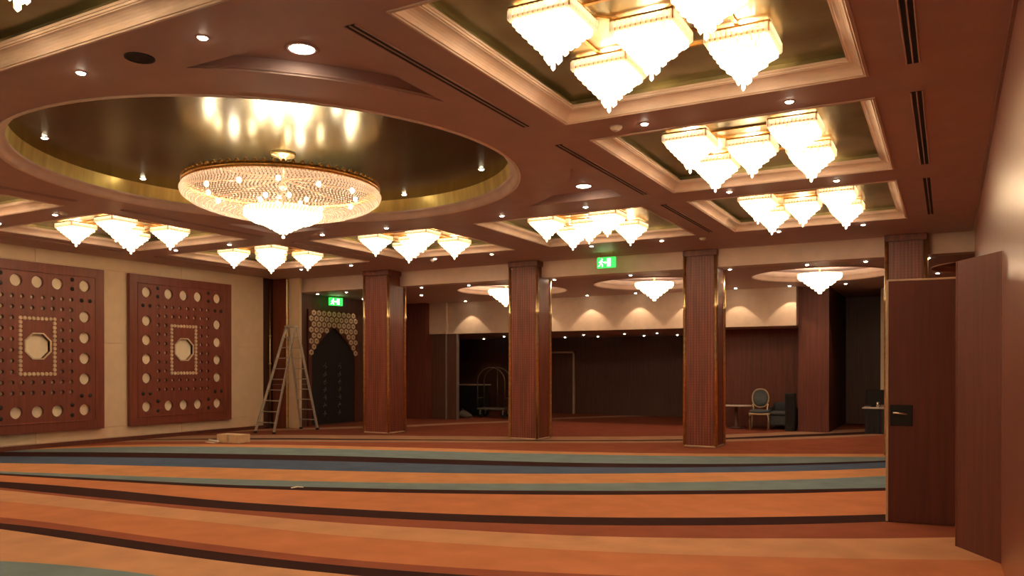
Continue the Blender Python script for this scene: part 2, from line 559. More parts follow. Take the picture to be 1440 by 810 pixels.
# the round dome: moulding, gold cove, bronze panel
DZ = .28
MB().lathe([(DR + .014, 0), (DR + .014, -.014), (DR - .01, -.016), (DR - .03, .0), (DR - .045, .012), (DR - .06, .05), (DR - .09, .075), (DR - .12, .085), (DR - .12, .10)],
           128, (DC[0], DC[1], H)).build('dome_cornice', M['cornice'], ceiling)
MB().lathe([(DR - .10, .09), (DR - .10, .14), (DR - .12, DZ)], 128, (DC[0], DC[1], H)).build('dome_cove', M['cove_gold'], ceiling)
dp = MB()
dp.add([(x, y, H + DZ) for x, y in circle(DC[0], DC[1], DR - .115, 96)], [tuple(range(96))])
dp.build('dome_panel', M['dome_bronze'], ceiling)
for t in TRIS:
    n = len(t); m = MB()
    m.add([(x, y, H) for x, y in t] + [(x, y, H + .12) for x, y in t],
          [(i, (i + 1) % n, n + (i + 1) % n, n + i) for i in range(n)] + [tuple(n + i for i in range(n))])
    m.build('corner_recess', M['ceiling'], ceiling)
    # slim moulding along the curved side
    MB().tube([(x, y, H + .025) for x, y in t[1:]], .012, 6).build('recess_moulding', M['ceiling'], ceiling)

# ------------------------------------------------------------------ walls of the hall
wl = MB()
wl.box((XL - .3, YN, 0), (XL - .013, 15.15, H + .3))
wall_left = wl.build('wall_left', M['tan'], kind='structure')
zs = [.09, .33, 2.12, 3.68, H]
ysp = [YN, 0.2, 3.0, 5.9, 9.2, 12.6, 15.13]
for i in range(len(zs) - 1):
    for j in range(len(ysp) - 1):
        MB().bbox((XL - .014, ysp[j] + .010, zs[i] + .010), (XL, ysp[j + 1] - .010, zs[i + 1] - .010), .003).build('wall_slab', M['tan'], wall_left)
MB().box((XL - .02, YN, 0), (XL + .012, 15.15, .085)).build('baseboard_left', M['door_wood'], kind='structure')

MB().box((XR, YN, 0), (XR + .25, 15.3, H + .3)).build('wall_right', M['wall_wood'], kind='structure')
MB().box((XR - .025, YN, H - .05), (XR + .02, 15.3, H + .02)).build('trim_1', M['wall_wood'], kind='structure')
MB().box((XL - .3, YN - .2, 0), (XR + .3, YN, H + .3)).build('wall_front', M['tan'], kind='structure')

# dark pocket at the end of the left wall, engaged pilaster with gilt strips, tan end post
MB().box((XL - .45, 15.15, 0), (XL - .24, 15.9, H + .2)).build('wall_pocket', M['dark_wood'], kind='structure')
pil = thing('pilaster', 'dark wood pilaster with gilt edge strip at the end of the tan wall', 'pilaster', (-15.6, 15.6, 0))
MB().box((-.27, 0, 0), (.22, .28, H)).build('shaft', M['wood'], pil)
MB().tube([(-.33, -.05, 0), (-.33, -.05, 3.7)], .02, 8).build('gilt_pipe', M['gold'], pil)
MB().bbox((.22, -.03, 0), (.262, .03, H - .02), .006).build('gilt_strip', M['gold'], pil)
for z in (2.45, 1.7):
    MB().lathe([(.0, -.03), (.032, -.025), (.036, 0), (.032, .025), (0, .03)], 10, (-.33, -.05, z)).build('pipe_collar', M['gold'], pil)
MB().box((-15.33, 15.62, 0), (-14.94, 15.70, H)).build('trim_2', M['tan'], kind='structure')

# ------------------------------------------------------------------ beam over the columns and lobby ceiling
be = MB()
be.box((XL - .1, YC, ZB), (2.4, YC + .35, H + .1))
be.build('trim_3', M['beam'], kind='structure')
RC = [(-9.9, 18.05), (-6.18, 18.25), (-2.42, 18.2), (1.2, 18.2)]
RR = 1.42
lc = MB()
vs, fs = cdt_tris(rect(XL - .1, YC + .34, 2.5, 26.2), [circle(x, y, RR, 64) for x, y in RC[:3]] + [[(a, b) for a, b in circle(1.0, 18.2, 1.32, 64)]])
lc.add([(x, y, ZB) for x, y in vs], fs)
RC[3] = (1.0, 18.2)
lobby_ceiling = lc.build('ceiling_lobby', M['lobby_ceiling'], kind='structure')
for i, (x, y) in enumerate(RC):
    R = RR if i < 3 else 1.32
    MB().lathe([(R + .012, 0), (R + .012, -.012), (R - .01, -.014), (R - .03, .0), (R - .05, .02), (R - .06, .06), (R - .10, .09), (R - .12, .10), (R - .12, .24)], 72, (x, y, ZB)).build('round_cornice', M['cornice'], lobby_ceiling)
    q = MB(); q.add([(a, b, ZB + .20) for a, b in circle(x, y, R - .10, 48)], [tuple(range(48))])
    q.build('round_panel', M['lobby_ceiling'], lobby_ceiling)

# lobby walls
MB().box((-15.6, 15.9, 0), (-15.3, 20.4, ZB + .1)).build('wall_lobby_left', M['dark_wood'], kind='structure')
MB().box((-15.3, 20.3, 0), (-14.2, 20.8, ZB + .05)).build('wall_lobby_pier', M['mid_wood'], kind='structure')
bk = MB()
bk.box((-14.2, 20.5, ZL), (-13.58, 20.9, ZB + .05))
bk.box((-13.58, 20.6, ZL), (-3.3, 20.9, ZB + .05))
bk.build('wall_bulkhead', M['cream_wall'], kind='structure')
lw = MB()
for x0, x1 in ((-14.2, -13.66), (-13.62, -13.26)):
    lw.box((x0, 20.62, 0), (x1, 20.7, ZL))
lw.build('wall_lobby_screen', M['dark_wood'], kind='structure')
MB().box((-13.66, 20.60, 0), (-13.62, 20.7, ZL)).build('trim_4', M['steel'], kind='structure')
MB().box((-13.26, 20.60, 0), (-13.22, 20.7, ZL)).build('trim_5', M['steel'], kind='structure')
low = MB()
low.box((-16.5, 20.7, ZL), (-3.3, 25.4, ZL + .05))
low.build('ceiling_low', M['lobby_ceiling'], kind='structure')
MB().box((-16.5, 25.2, 0), (-5.6, 25.4, ZL)).build('wall_back', M['dark_wood'], kind='structure')
MB().box((-16.7, 20.8, 0), (-16.5, 25.4, ZL)).build('wall_back_left', M['dark_wood'], kind='structure')
MB().box((-5.75, 22.0, 0), (-3.3, 22.2, ZL)).build('wall_back_right', M['mid_wood'], kind='structure')
MB().box((-5.75, 22.2, 0), (-5.6, 25.2, ZL)).build('wall_back_return', M['dark_wood'], kind='structure')
MB().box((-3.3, 20.9, 0), (-2.58, 22.2, ZB + .05)).build('wall_lobby_right_pier', M['mid_wood'], kind='structure')
MB().box((-2.6, 24.6, 0), (2.4, 24.8, ZB + .05)).build('wall_back_far', M['dark_wood'], kind='structure')
MB().box((-2.7, 22.2, 0), (-2.58, 24.6, ZB + .05)).build('wall_back_side', M['dark_wood'], kind='structure')
MB().box((-1.50, 22.0, 0), (-.9, 22.3, ZB + .05)).build('trim_6', M['tan'], kind='structure')
MB().box((-.9, 22.05, 0), (2.4, 22.3, ZB + .05)).build('wall_lobby_right_back', M['dark_wood'], kind='structure')
MB().box((2.3, 15.3, 0), (2.5, 24.8, ZB + .2)).build('wall_lobby_right', M['mid_wood'], kind='structure')
MB().box((XR, 15.15, 0), (2.4, 15.3, H)).build('wall_right_return', M['wood'], kind='structure')

# pale door frame in the dark back wall
dr = MB()
dr.box((-13.0, 25.17, 0), (-11.36, 25.2, 2.12))
d3 = dr.build('door_3', M['dark_wood'], kind='structure')
fm = MB()
fm.box((-11.40, 25.12, 0), (-11.33, 25.2, 2.16)); fm.box((-13.07, 25.12, 0), (-13.0, 25.2, 2.16)); fm.box((-13.07, 25.12, 2.10), (-11.33, 25.2, 2.16))
fm.build('door_frame', M['tan_edge'], d3)

# ------------------------------------------------------------------ mihrab lattice on the lobby's left wall
mih = thing('lattice_screen', 'pale pierced lattice around a dark pointed arch on the dark wall beyond the ladder', 'screen', (-15.29, 17.3, 0))


def arch_pts(w, zb, zt, n=10):
    return [(w * (1 - (i / n) ** 1.35), zb + (zt - zb) * i / n) for i in range(n + 1)]


ap = arch_pts(.90, 1.92, 2.74)
loop = [(-.90, 0.02)] + [(.90, 0.02)] + ap + [(-x, z) for x, z in reversed(ap[:-1])]
bd = MB()
plate(bd, rect(-1.02, .0, 1.02, 3.2), [loop], lambda u, v, t: (t, u, v), 0, .05)
bd.build('surround', M['door_wood'], mih)
nb_ = MB(); nb_.add([(.004, u, v) for u, v in loop], [tuple(range(len(loop)))])
nb_.build('niche_panel', M['black'], mih)


def in_arch(u, v, pad):
    v -= pad
    return v < 1.92 and abs(u) < .9 + pad or 1.92 <= v < 2.74 and abs(u) < pad + .9 * (1 - ((v - 1.92) / .82) ** 1.35)


lt = MB()
r_ = 0
z = 3.10
while z > 1.5:
    for k in range(-6, 7):
        u = k * .205 + (.1025 if r_ % 2 else 0)
        if abs(u) > 1.0 or in_arch(u, z, .03): continue
        R1, R2 = .094, .032
        o6 = [(u + R1 * sin(a * pi / 3), z + R1 * .92 * cos(a * pi / 3)) for a in range(6)]
        i6 = [(u + R2 * sin(a * pi / 3), z + R2 * cos(a * pi / 3)) for a in range(6)]
        lt.loft([[(.05, a, b) for a, b in o6], [(.068, a * .9 + u * .1, b * .9 + z * .1) for a, b in o6], [(.068, a, b) for a, b in i6], [(.052, a, b) for a, b in i6]])
    z -= .155
    r_ += 1
lt.build('lattice', M['tile'], mih)['kind'] = 'stuff'
for u0 in (-.33, .28):
    sc = MB()
    random.seed(3)
    z = .25
    while z < 1.65:
        sc.tube([(.012, u0 + random.uniform(-.06, .06), z + k * .05) for k in range(4)], .010, 5)
        sc.tube([(.012, u0 - .07, z + .05), (.012, u0 + random.uniform(-.02, .02), z + .10), (.012, u0 + .07, z + .04)], .008, 5)
        z += .22
    sc.build('ornament_band', M['sack'], mih)

# ------------------------------------------------------------------ columns
CN = ['wood clad column with gilt edges, leftmost of the four, nearest the dark arch',
      'wood clad column with gilt edges, second from the left, beside the luggage trolley',
      'wood clad column with gilt edges, third from the left, next to the pale chair',
      'wood clad column with gilt edges rising above the open partition leaf on the right']
for i, (x0, x1, y) in enumerate([(-12.60, -11.82, 15.35), (-8.655, -7.92, 15.6), (-4.71, -4.03, 15.78), (-1.0, -.335, 15.65)]):
    w = x1 - x0
    c = thing('column', CN[i], 'column', ((x0 + x1) / 2, y, 0), group='wood clad columns')
    d = .70 if i else .72
    h = w / 2
    MB().box((-h + .03, .02, .035), (h - .03, d - .02, H - .12)).build('shaft', M['column_wood'], c)
    MB().bbox((-h + .01, .0, 0), (h - .01, d, .035), .008).build('base', M['tan_edge'], c)
    MB().bbox((-h - .01, -.02, H - .12), (h + .01, d + .02, H), .01).build('capital', M['wood'], c)
    for sx in (-1, 1):
        for yy in (.0, d):
            t = MB()
            cx = sx * (h - .026)
            t.lathe([(.0, .035), (.036, .035), (.036, 2.78), (.043, 2.8), (.043, 2.86), (.036, 2.88), (.036, H - .12), (0, H - .12)], 12, (cx, yy + (.026 if yy == 0 else -.026), 0))
            t.build('gilt_edge', M['gold'], c)

# ------------------------------------------------------------------ pierced wall panels
PW, PH, PT = 2.8, 3.34, .09


def pierced(label, yc):
    t = thing('pierced_panel', label, 'wall panel', (XL, yc, .32), group='pierced wooden wall panels')
    to3 = lambda u, v, d: (.012 + d, u, v)
    hs = []
    bigx = [-.98, -.41, 0, .40, .97]
    bigz = [z - .32 for z in (3.28, 2.645, 2.215, 1.79, 1.365, .73)]
    for x in bigx:
        for k, z in enumerate(bigz):
            if x in (bigx[0], bigx[-1]) or k in (0, 5): hs.append(circle(x, z, .118, 20))
    cx = [-.68, -.49, -.30, -.105, .105, .30, .49, .68]
    rz = [2.98 - .32 - .2085 * k for k in range(10)]
    for i, x in enumerate(cx):
        for k, z in enumerate(rz):
            if 2 <= i <= 5 and 2 <= k <= 7: continue
            hs.append(circle(x, z, .043, 10))
    oct_ = circle(0, 2.02 - .32, .255, 8, pi / 8)
    hs.append(oct_)
    m = MB()
    plate(m, rect(-PW / 2, 0, PW / 2, PH), hs, to3, 0, PT)
    m.build('panel_board', M['panel_wood'], t)
    MB().box((.001, -PW / 2 + .02, .02), (.036, PW / 2 - .02, PH - .02)).build('backing_board', M['backing'], t)
    # blind drillings beside the corner discs
    b = MB()
    for sx in (-1, 1):
        for (u, v) in ((.70, 3.39), (.70, 3.20), (.90, 2.98), (1.08, 2.98), (.70, .84), (.70, .63), (.90, 1.02), (1.08, 1.02)):
            b.lathe([(.043, 0), (.043, .002), (.0, .002)], 10, (0, 0, 0))
            k = len(b.v) - 30
            for q in range(k, len(b.v)):
                x, y, zz = b.v[q]
                b.v[q] = (.012 + PT + zz, sx * u + x, v - .32 + y)
    b.build('blind_drillings', M['slot'], t)['kind'] = 'stuff'
    # border moulding
    f = MB()
    for w, hh in ((1.22, 1.50),):
        z0, z1 = PH / 2 - hh, PH / 2 + hh
        pr = [(0, .012 + PT), (.008, .012 + PT + .012), (.022, .012 + PT + .012), (.03, .012 + PT)]
        f.loft([[(x, -w + d, z0 + d), (x, w - d, z0 + d), (x, w - d, z1 - d), (x, -w + d, z1 - d)] for d, x in pr])
    f.build('border_moulding', M['panel_wood'], t)
    # rectangle of little tiles
    tl = MB()
    hw, hz = .335, .545
    zc = 2.015 - .32
    pts = []
    nx, nz = 8, 13
    for k in range(nx + 1):
        u = -hw + 2 * hw * k / nx
        pts += [(u, zc + hz), (u, zc - hz)]
    for k in range(1, nz):
        v = zc - hz + 2 * hz * k / nz
        pts += [(-hw, v), (hw, v)]
    for u, v in pts:
        o8 = circle(u, v, .043, 8, pi / 8)
        tl.loft([[(.012 + PT, a, b) for a, b in o8], [(.012 + PT + .018, u + (a - u) * .75, v + (b - v) * .75) for a, b in o8]], cap=True)
    tl.build('tile_border', M['tile'], t)['kind'] = 'stuff'
    # octagon lining
    oc = MB()
    rings = []
    for r, x in ((.255, .02), (.255, .012 + PT + .02), (.285, .012 + PT + .02), (.285, .012 + PT)):
        rings.append([(x, u, v) for u, v in circle(0, zc + .005, r, 8, pi / 8)])
    oc.loft(rings)
    oc.build('octagon_frame', M['tile'], t)
    return t


pierced('large pierced mahogany wall panel at the far left, cut by the photo edge', 9.19)
pierced('large pierced mahogany wall panel between two tan wall strips, nearer the ladder', 12.59)

# ------------------------------------------------------------------ operable partition leaves at the right
def leaf(name, p, q, h, label, handle):
    p = Vector((*p, 0)); q = Vector((*q, 0)); d = (q - p); L = d.length
    o = MB().box((.02, 0, .012), (L, .07, h - .02)).build(name, M['door_wood'], None, p, 'structure')
    o.rotation_euler = (0, 0, math.atan2(d.y, d.x))
    o['label'] = label
    MB().bbox((-.005, -.004, .008), (.02, .074, h), .003).build('edge_strip', M['tan_edge'], o)
    MB().bbox((.0, -.004, h - .02), (L, .074, h), .003).build('top_strip', M['tan_edge'], o)
    if handle:
        pl = MB().bbox((.035, -.012, 1.00), (.245, .0, 1.215), .004).build('lock_plate', M['black_gloss'], o)
        g = MB()
        g.tube([(.07, -.012, 1.135), (.07, -.05, 1.135), (.09, -.058, 1.134), (.14, -.058, 1.13), (.19, -.055, 1.122)], .011, 8)
        g.build('lever_handle', M['chrome'], pl)
    return o


leaf('door_1', (-.565, 9.10), (.10, 9.14), 2.51, 'open mahogany partition leaf with black lock plate facing the hall', True)
o = MB().box((0, 0, .0), (.90, .08, 2.55)).build('door_2', M['door_wood'], None, (.06, 8.16, 0), 'structure')
o.rotation_euler = (0, 0, math.atan2(7.46 - 8.13, .445 - .07))
MB().box((-.004, -.003, 0), (.015, .083, 2.55)).build('edge_strip', M['door_wood'], o)


# ------------------------------------------------------------------ crystal chandeliers of the coffers
def prism(mb, c, w, l, ang=0):
    """hanging crystal bar with pointed end"""
    x, y, z = c
    pts = [(w * .5 * cos(ang + k * pi / 2 + pi / 4) * 1.2, w * .5 * sin(ang + k * pi / 2 + pi / 4) * 1.2) for k in range(4)]
    n = len(mb.v)
    mb.v += [(x + a, y + b, z) for a, b in pts] + [(x + a, y + b, z - l * .78) for a, b in pts] + [(x, y, z - l)]
    for k in range(4):
        j = (k + 1) % 4
        mb.f += [(n + k, n + j, n + 4 + j, n + 4 + k), (n + 4 + k, n + 4 + j, n + 8)]
        mb.mi += [0, 0]; mb.sm += [False, False]


def square_tier(hw, n, z, l, jag=.0):
    m = MB()
    w = 2 * hw / n
    for k in range(n):
        u = -hw + w * (k + .5)
        for a, b in ((u, -hw), (u, hw), (-hw, u), (hw, u)):
            prism(m, (a, b, z + (jag if k % 2 else 0)), w * .80, l)
    return m


PEND = []


def make_pendant(parent):
    g = MB()
    hw = .224
    for s in (-1, 1):
        g.box((-hw - .012, s * hw - .012, -.075), (hw + .012, s * hw + .012, -.055)); g.box((s * hw - .012, -hw - .012, -.075), (s * hw + .012, hw + .012, -.055))
        g.box((-hw - .012, s * hw - .012, -.012), (hw + .012, s * hw + .012, .006)); g.box((s * hw - .012, -hw - .012, -.012), (s * hw + .012, hw + .012, .006))
        for s2 in (-1, 1):
            g.box((s * hw - .010, s2 * hw - .010, -.06), (s * hw + .010, s2 * hw + .010, 0))
    g.bar((-hw, -hw, 0), (hw, hw, 0), .02, .012); g.bar((-hw, hw, 0), (hw, -hw, 0), .02, .012)
    p = g.build('pendant_frame', M['gilt'], parent)
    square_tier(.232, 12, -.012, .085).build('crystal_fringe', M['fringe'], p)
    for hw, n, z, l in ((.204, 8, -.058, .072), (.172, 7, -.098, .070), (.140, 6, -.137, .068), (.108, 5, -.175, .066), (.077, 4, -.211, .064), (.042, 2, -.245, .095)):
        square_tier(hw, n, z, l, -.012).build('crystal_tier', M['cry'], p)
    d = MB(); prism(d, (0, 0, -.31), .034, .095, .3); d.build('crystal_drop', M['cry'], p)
    return p


NAMES = {(1, 1): ('nearest right coffer, largest at the top of the photo', 1), (1, 2): ('second coffer on the right', 2), (1, 3): ('third right coffer, above the partition leaf', 3),
         (2, 3): ('far coffer above the green exit sign', 4), (3, 3): ('far coffer between the first and second columns', 5),
         (4, 3): ('far left coffer above the ladder corner', 6), (4, 2): ('left coffer above the gap between the pierced panels', 7),
         (4, 1): ('left coffer at the left photo edge beside the dome', 8), (2, 0): ('coffer at the top left photo corner', 9),
         (1, 0): ('coffer overhead of the camera on the right', 10), (3, 0): ('coffer overhead of the camera on the left', 11)}
proto = None
for key, c in COFFERS.items():
    if key not in NAMES: continue
    xc, yc = (c[0] + c[2]) / 2, (c[1] + c[3]) / 2
    lab = 'five pendant crystal chandelier in the ' + NAMES[key][0]
    zc = H + .145
    if proto is None:
        proto = thing('chandelier', lab, 'chandelier', (xc, yc, zc), group='crystal chandeliers of the square coffers')
        fr = MB()
        for sx in (-1, 1):
            for sy in (-1, 1):
                fr.bar((0, 0, .018), (sx * .545, sy * .53, .018), .035, .02)
                fr.box((sx * .545 - .03, sy * .53 - .03, .0), (sx * .545 + .03, sy * .53 + .03, .04))
        for s in (-1, 1):
            fr.bar((-.56, s * .53, .018), (.56, s * .53, .018), .03, .02); fr.bar((s * .545, -.54, .018), (s * .545, .54, .018), .03, .02)
        fr.box((-.07, -.07, .0), (.07, .07, .04))
        fr.build('mounting_frame', M['gilt'], proto)
        first = None
        for u, v in ((0, 0), (-.545, -.53), (.545, -.53), (-.545, .53), (.545, .53)):
            if first is None:
                first = make_pendant(proto); p = first
                lamp(p, (0, 0, -.12), PENDANT_W, .07)
            else:
                p = dup(first)
            p.location = (u, v, 0)
    else:
        dup(proto, (xc, yc, zc), label=lab)

# ------------------------------------------------------------------ great bowl chandelier of the dome
big = thing('bowl_chandelier', 'great bowl shaped crystal chandelier hanging in the round golden dome', 'chandelier', (DC[0] + .07, DC[1], 3.82))
big.scale = (.95, .95, 1.02)
MB().lathe([(.0, .409), (.16, .409), (.15, .38), (.06, .36), (.03, .32), (.03, .05), (.07, .02), (.03, -.03), (0, -.03)], 24).build('ceiling_rose', M['gold'], big)
rm = MB()
n = 96
prof = [(1.21, -.035), (1.235, -.03), (1.24, .0), (1.235, .03), (1.20, .035), (1.19, 0)]
rm.lathe(prof + [prof[0]], n)
for k in range(72):
    a = 2 * pi * k / 72
    rm.lathe([(0, -.016), (.026, -.008), (.03, .008), (.018, .03), (0, .04)], 6, (1.215 * cos(a), 1.215 * sin(a), .03))
for k in range(8):
    a = 2 * pi * k / 8
    rm.bar((1.2 * cos(a), 1.2 * sin(a), .0), (.05 * cos(a), .05 * sin(a), .10), .02, .015)
rm.build('rim_ring', M['gilt'], big)


def bowl_r(t):
    """profile of the bead bowl: t 0 at the rim, 1 at the lower ring"""
    P = [(1.22, -.03), (1.255, -.085), (1.23, -.145), (1.12, -.215), (.92, -.28), (.68, -.325), (.46, -.345)]
    u = t * (len(P) - 1); i = min(int(u), len(P) - 2); f = u - i
    return P[i][0] * (1 - f) + P[i + 1][0] * f, P[i][1] * (1 - f) + P[i + 1][1] * f


bw = MB()
rows = 30
for i in range(rows):
    r, z = bowl_r((i + .5) / rows)
    nn = int(2 * pi * r / .046); ph = random.random()
    for k in range(nn):
        a = 2 * pi * (k + ph) / nn
        x, y = r * cos(a), r * sin(a)
        b0 = len(bw.v); s_ = .0135
        tx, ty = -sin(a) * .0225, cos(a) * .0225
        ox, oy = cos(a) * s_ * .6, sin(a) * s_ * .6
        bw.v += [(x, y, z + s_), (x, y, z - s_), (x + tx, y + ty, z), (x + ox, y + oy, z), (x - tx, y - ty, z), (x - ox, y - oy, z)]
        for j in range(4):
            p, q = 2 + j, 2 + (j + 1) % 4
            bw.f += [(b0, b0 + p, b0 + q), (b0 + 1, b0 + q, b0 + p)]; bw.mi += [0, 0]; bw.sm += [False, False]
bw.build('bead_bowl', M['bead'], big)['kind'] = 'stuff'


def round_tier(r, n, z, l, w=None):
    m = MB()
    w = w or 2 * pi * r / n * .9
    for k in range(n):
        a = 2 * pi * k / n
        prism(m, (r * cos(a), r * sin(a), z), w, l, a)
    return m


for r, n, z, l in ((.47, 44, -.27, .10), (.43, 40, -.31, .09), (.37, 34, -.345, .085), (.23, 22, -.375, .10), (.17, 16, -.415, .09), (.10, 10, -.455, .085), (.04, 5, -.50, .07)):
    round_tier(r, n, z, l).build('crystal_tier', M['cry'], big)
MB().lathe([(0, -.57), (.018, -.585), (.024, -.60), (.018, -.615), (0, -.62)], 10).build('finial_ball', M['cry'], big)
bl = MB().lathe([(0, -.035), (.022, -.02), (.028, 0), (.022, .02), (0, .035)], 8)
b0 = None
for k in range(12):
    a = 2 * pi * k / 12 + .2
    r = .92 if k % 2 else 1.0
    if b0 is None:
        b0 = bl.build('bulb', M['bulb'], big); bo = b0
    else:
        bo = b0.copy(); COL.objects.link(bo); bo.parent = big
    bo.location = (r * cos(a), r * sin(a), -.10)
for k in range(6):
    a = 2 * pi * k / 6 + .5
    bo = b0.copy(); COL.objects.link(bo); bo.parent = big; bo.location = (.30 * cos(a), .30 * sin(a), -.14)
    lamp(big, (.30 * cos(a), .30 * sin(a), -.20), DOME_W, .05)
for k in range(6):
    a = 2 * pi * k / 6
    lamp(big, (.90 * cos(a), .90 * sin(a), -.06), DOME_W * .6, .05)

# ------------------------------------------------------------------ small chandeliers of the lobby
LN = ['small tiered crystal chandelier half hidden by the second column', 'small tiered crystal chandelier just left of the third column',
      'small tiered crystal chandelier right of the third column']
lp = None
for i, (x, y) in enumerate([(-10.15, 18.15), (-6.17, 18.3), (-2.45, 18.3)]):
    if lp is None:
        lp = thing('small_chandelier', LN[i], 'chandelier', (x, y, 3.58), group='small chandeliers of the lobby')
        MB().lathe([(0, .22), (.10, .22), (.09, .19), (.025, .17), (.025, .07), (.05, .05), (0, .03)], 16).build('ceiling_rose', M['gold'], lp)
        for r, n, z, l in ((.43, 40, .045, .10), (.40, 36, -.01, .08), (.30, 28, -.06, .10), (.24, 22, -.115, .09), (.16, 16, -.17, .10), (.08, 8, -.23, .10), (.025, 3, -.29, .10)):
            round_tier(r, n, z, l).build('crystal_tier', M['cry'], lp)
        lamp(lp, (0, 0, -.06), SMALL_W, .08)
    else:
        dup(lp, (x, y, 3.58), label=LN[i])

# ------------------------------------------------------------------ recessed downlights
DLP = {}


def downlight(x, y, z, r, lens, label, group, spot=0, name='downlight'):
    k = (r, lens)
    if k not in DLP:
        t = thing(name, label, 'ceiling light', (x, y, z), group=group)
        MB().lathe([(r * 1.35, 0), (r * 1.35, -.006), (r, -.008), (r * .95, .0)], 16).build('trim_ring', M['ceiling'], t)
        m = MB(); dp_ = .030 if lens == 'lens_dim' else .016
        m.lathe([(r, -.004), (r * .8, -.004 - dp_ * .6), (r * .45, -.004 - dp_ * .9), (0, -.004 - dp_)], 16)
        m.build('lens', M[lens], t)
        DLP[k] = t
    else:
        t = dup(DLP[k], (x, y, z), label=label, group=group)
    if spot:
        l = bpy.data.lights.new('spot_light', 'SPOT'); l.energy = spot; l.spot_size = radians(86); l.spot_blend = .2; l.shadow_soft_size = .03; l.color = (1, .74, .46)
        so = bpy.data.objects.new('spot_light', l); COL.objects.link(so); so.parent = t; so.location = (0, 0, -.02)
    return t


gX = {1: [(-1.24, 'right'), (-2.58, 'left')], 2: [(-4.67, 'right'), (-6.08, 'left')], 3: [(-8.32, 'right'), (-9.74, 'left')], 4: [(-12.07, 'right'), (-13.6, 'left')]}
lane_n = {1: 'right', 2: 'right middle', 3: 'left middle', 4: 'left'}
rib_n = {3.92: 'before the dome', 7.36: 'level with the dome', 10.75: 'just beyond the dome', 14.28: 'before the columns'}
for ln in gX:
    for x, side in gX[ln]:
        for y in (3.92, 7.36, 10.75, 14.28):
            if y == 7.36 and ln in (2, 3): continue
            downlight(x, y, H, .036, 'lens', f'small downlight on the rib {rib_n[y]}, {lane_n[ln]} lane, {side} of the pair', 'small downlights of the hall ceiling', 3)
for k, nm in enumerate(['right', 'far right', 'far', 'far left', 'left', 'near left', 'near', 'near right']):
    a = k * pi / 4
    downlight(DC[0] + 2.58 * cos(a), DC[1] + 2.58 * sin(a), H + DZ, .036, 'lens', f'small downlight in the bronze dome panel, on its {nm} side', 'downlights around the dome', 3)
for (x, y), nm in zip([(-4.37, 9.99), (-4.41, 4.64), (-9.93, 9.95), (-9.93, 4.68)], ['far right', 'near right', 'far left', 'near left']):
    downlight(x, y, H + .12, .10, 'lens_big', f'large round downlight in the triangular recess at the {nm} corner of the dome', 'large downlights in the triangular recesses', 12, 'large_downlight')
lob = [(-15.0, 16.37), (-13.98, 16.35), (-14.9, 18.16), (-11.52, 16.3), (-12.73, 18.0), (-10.2, 16.4), (-12.71, 20.25), (-7.85, 16.3), (-8.77, 20.3), (-6.03, 16.3), (-7.36, 20.3), (-3.9, 16.3),
       (-4.7, 20.25), (-2.41, 16.3), (-3.41, 20.3), (-2.15, 20.4), (-1.37, 16.3), (-.33, 16.35), (-.21, 19.08), (-10.3, 20.3), (-6.0, 20.3)]
for i, (x, y) in enumerate(lob):
    rn = 'front' if y < 17 else ('middle' if y < 19.5 else 'back')
    rank = sorted([p[0] for p in lob if (('front' if p[1] < 17 else ('middle' if p[1] < 19.5 else 'back')) == rn)]).index(x) + 1
    od = ['first', 'second', 'third', 'fourth', 'fifth', 'sixth', 'seventh', 'eighth', 'ninth', 'tenth'][rank - 1]
    downlight(x, y, ZB, .036, 'lens', f'small lobby downlight, {od} from the left in the {rn} row beyond the columns', 'downlights of the lobby ceiling', 26 if rn == 'back' else 2)
for j, (y, xs_) in enumerate([(22.95, (-10.04, -8.68, -7.65, -12.9, -6.3)), (24.5, (-14.6, -11.4, -10.2, -8.6, -7.5, -13.0))]):
    for i, x in enumerate(sorted(xs_)):
        od = ['first', 'second', 'third', 'fourth', 'fifth', 'sixth'][i]
        downlight(x, y, ZL, .034, 'lens_dim', f'tiny downlight under the low dark ceiling, {od} from left in {["front", "rear"][j]} row', 'downlights of the low back room', 5)


# ------------------------------------------------------------------ linear air slots, speaker, detectors
def vent(x, y0, y1, label):
    t = thing('slot_vent', label, 'air vent', (x, (y0 + y1) / 2, H), group='linear air slots')
    L = (y1 - y0) / 2
    MB().box((-.045, -L, -.004), (.045, L, .0)).build('slot_gap', M['slot'], t)
    for k, u in enumerate((-.045, 0, .045)):
        MB().bbox((u - .006, -L, -.011), (u + .006, L, -.001), .002).build('rail', M['ceiling'], t)


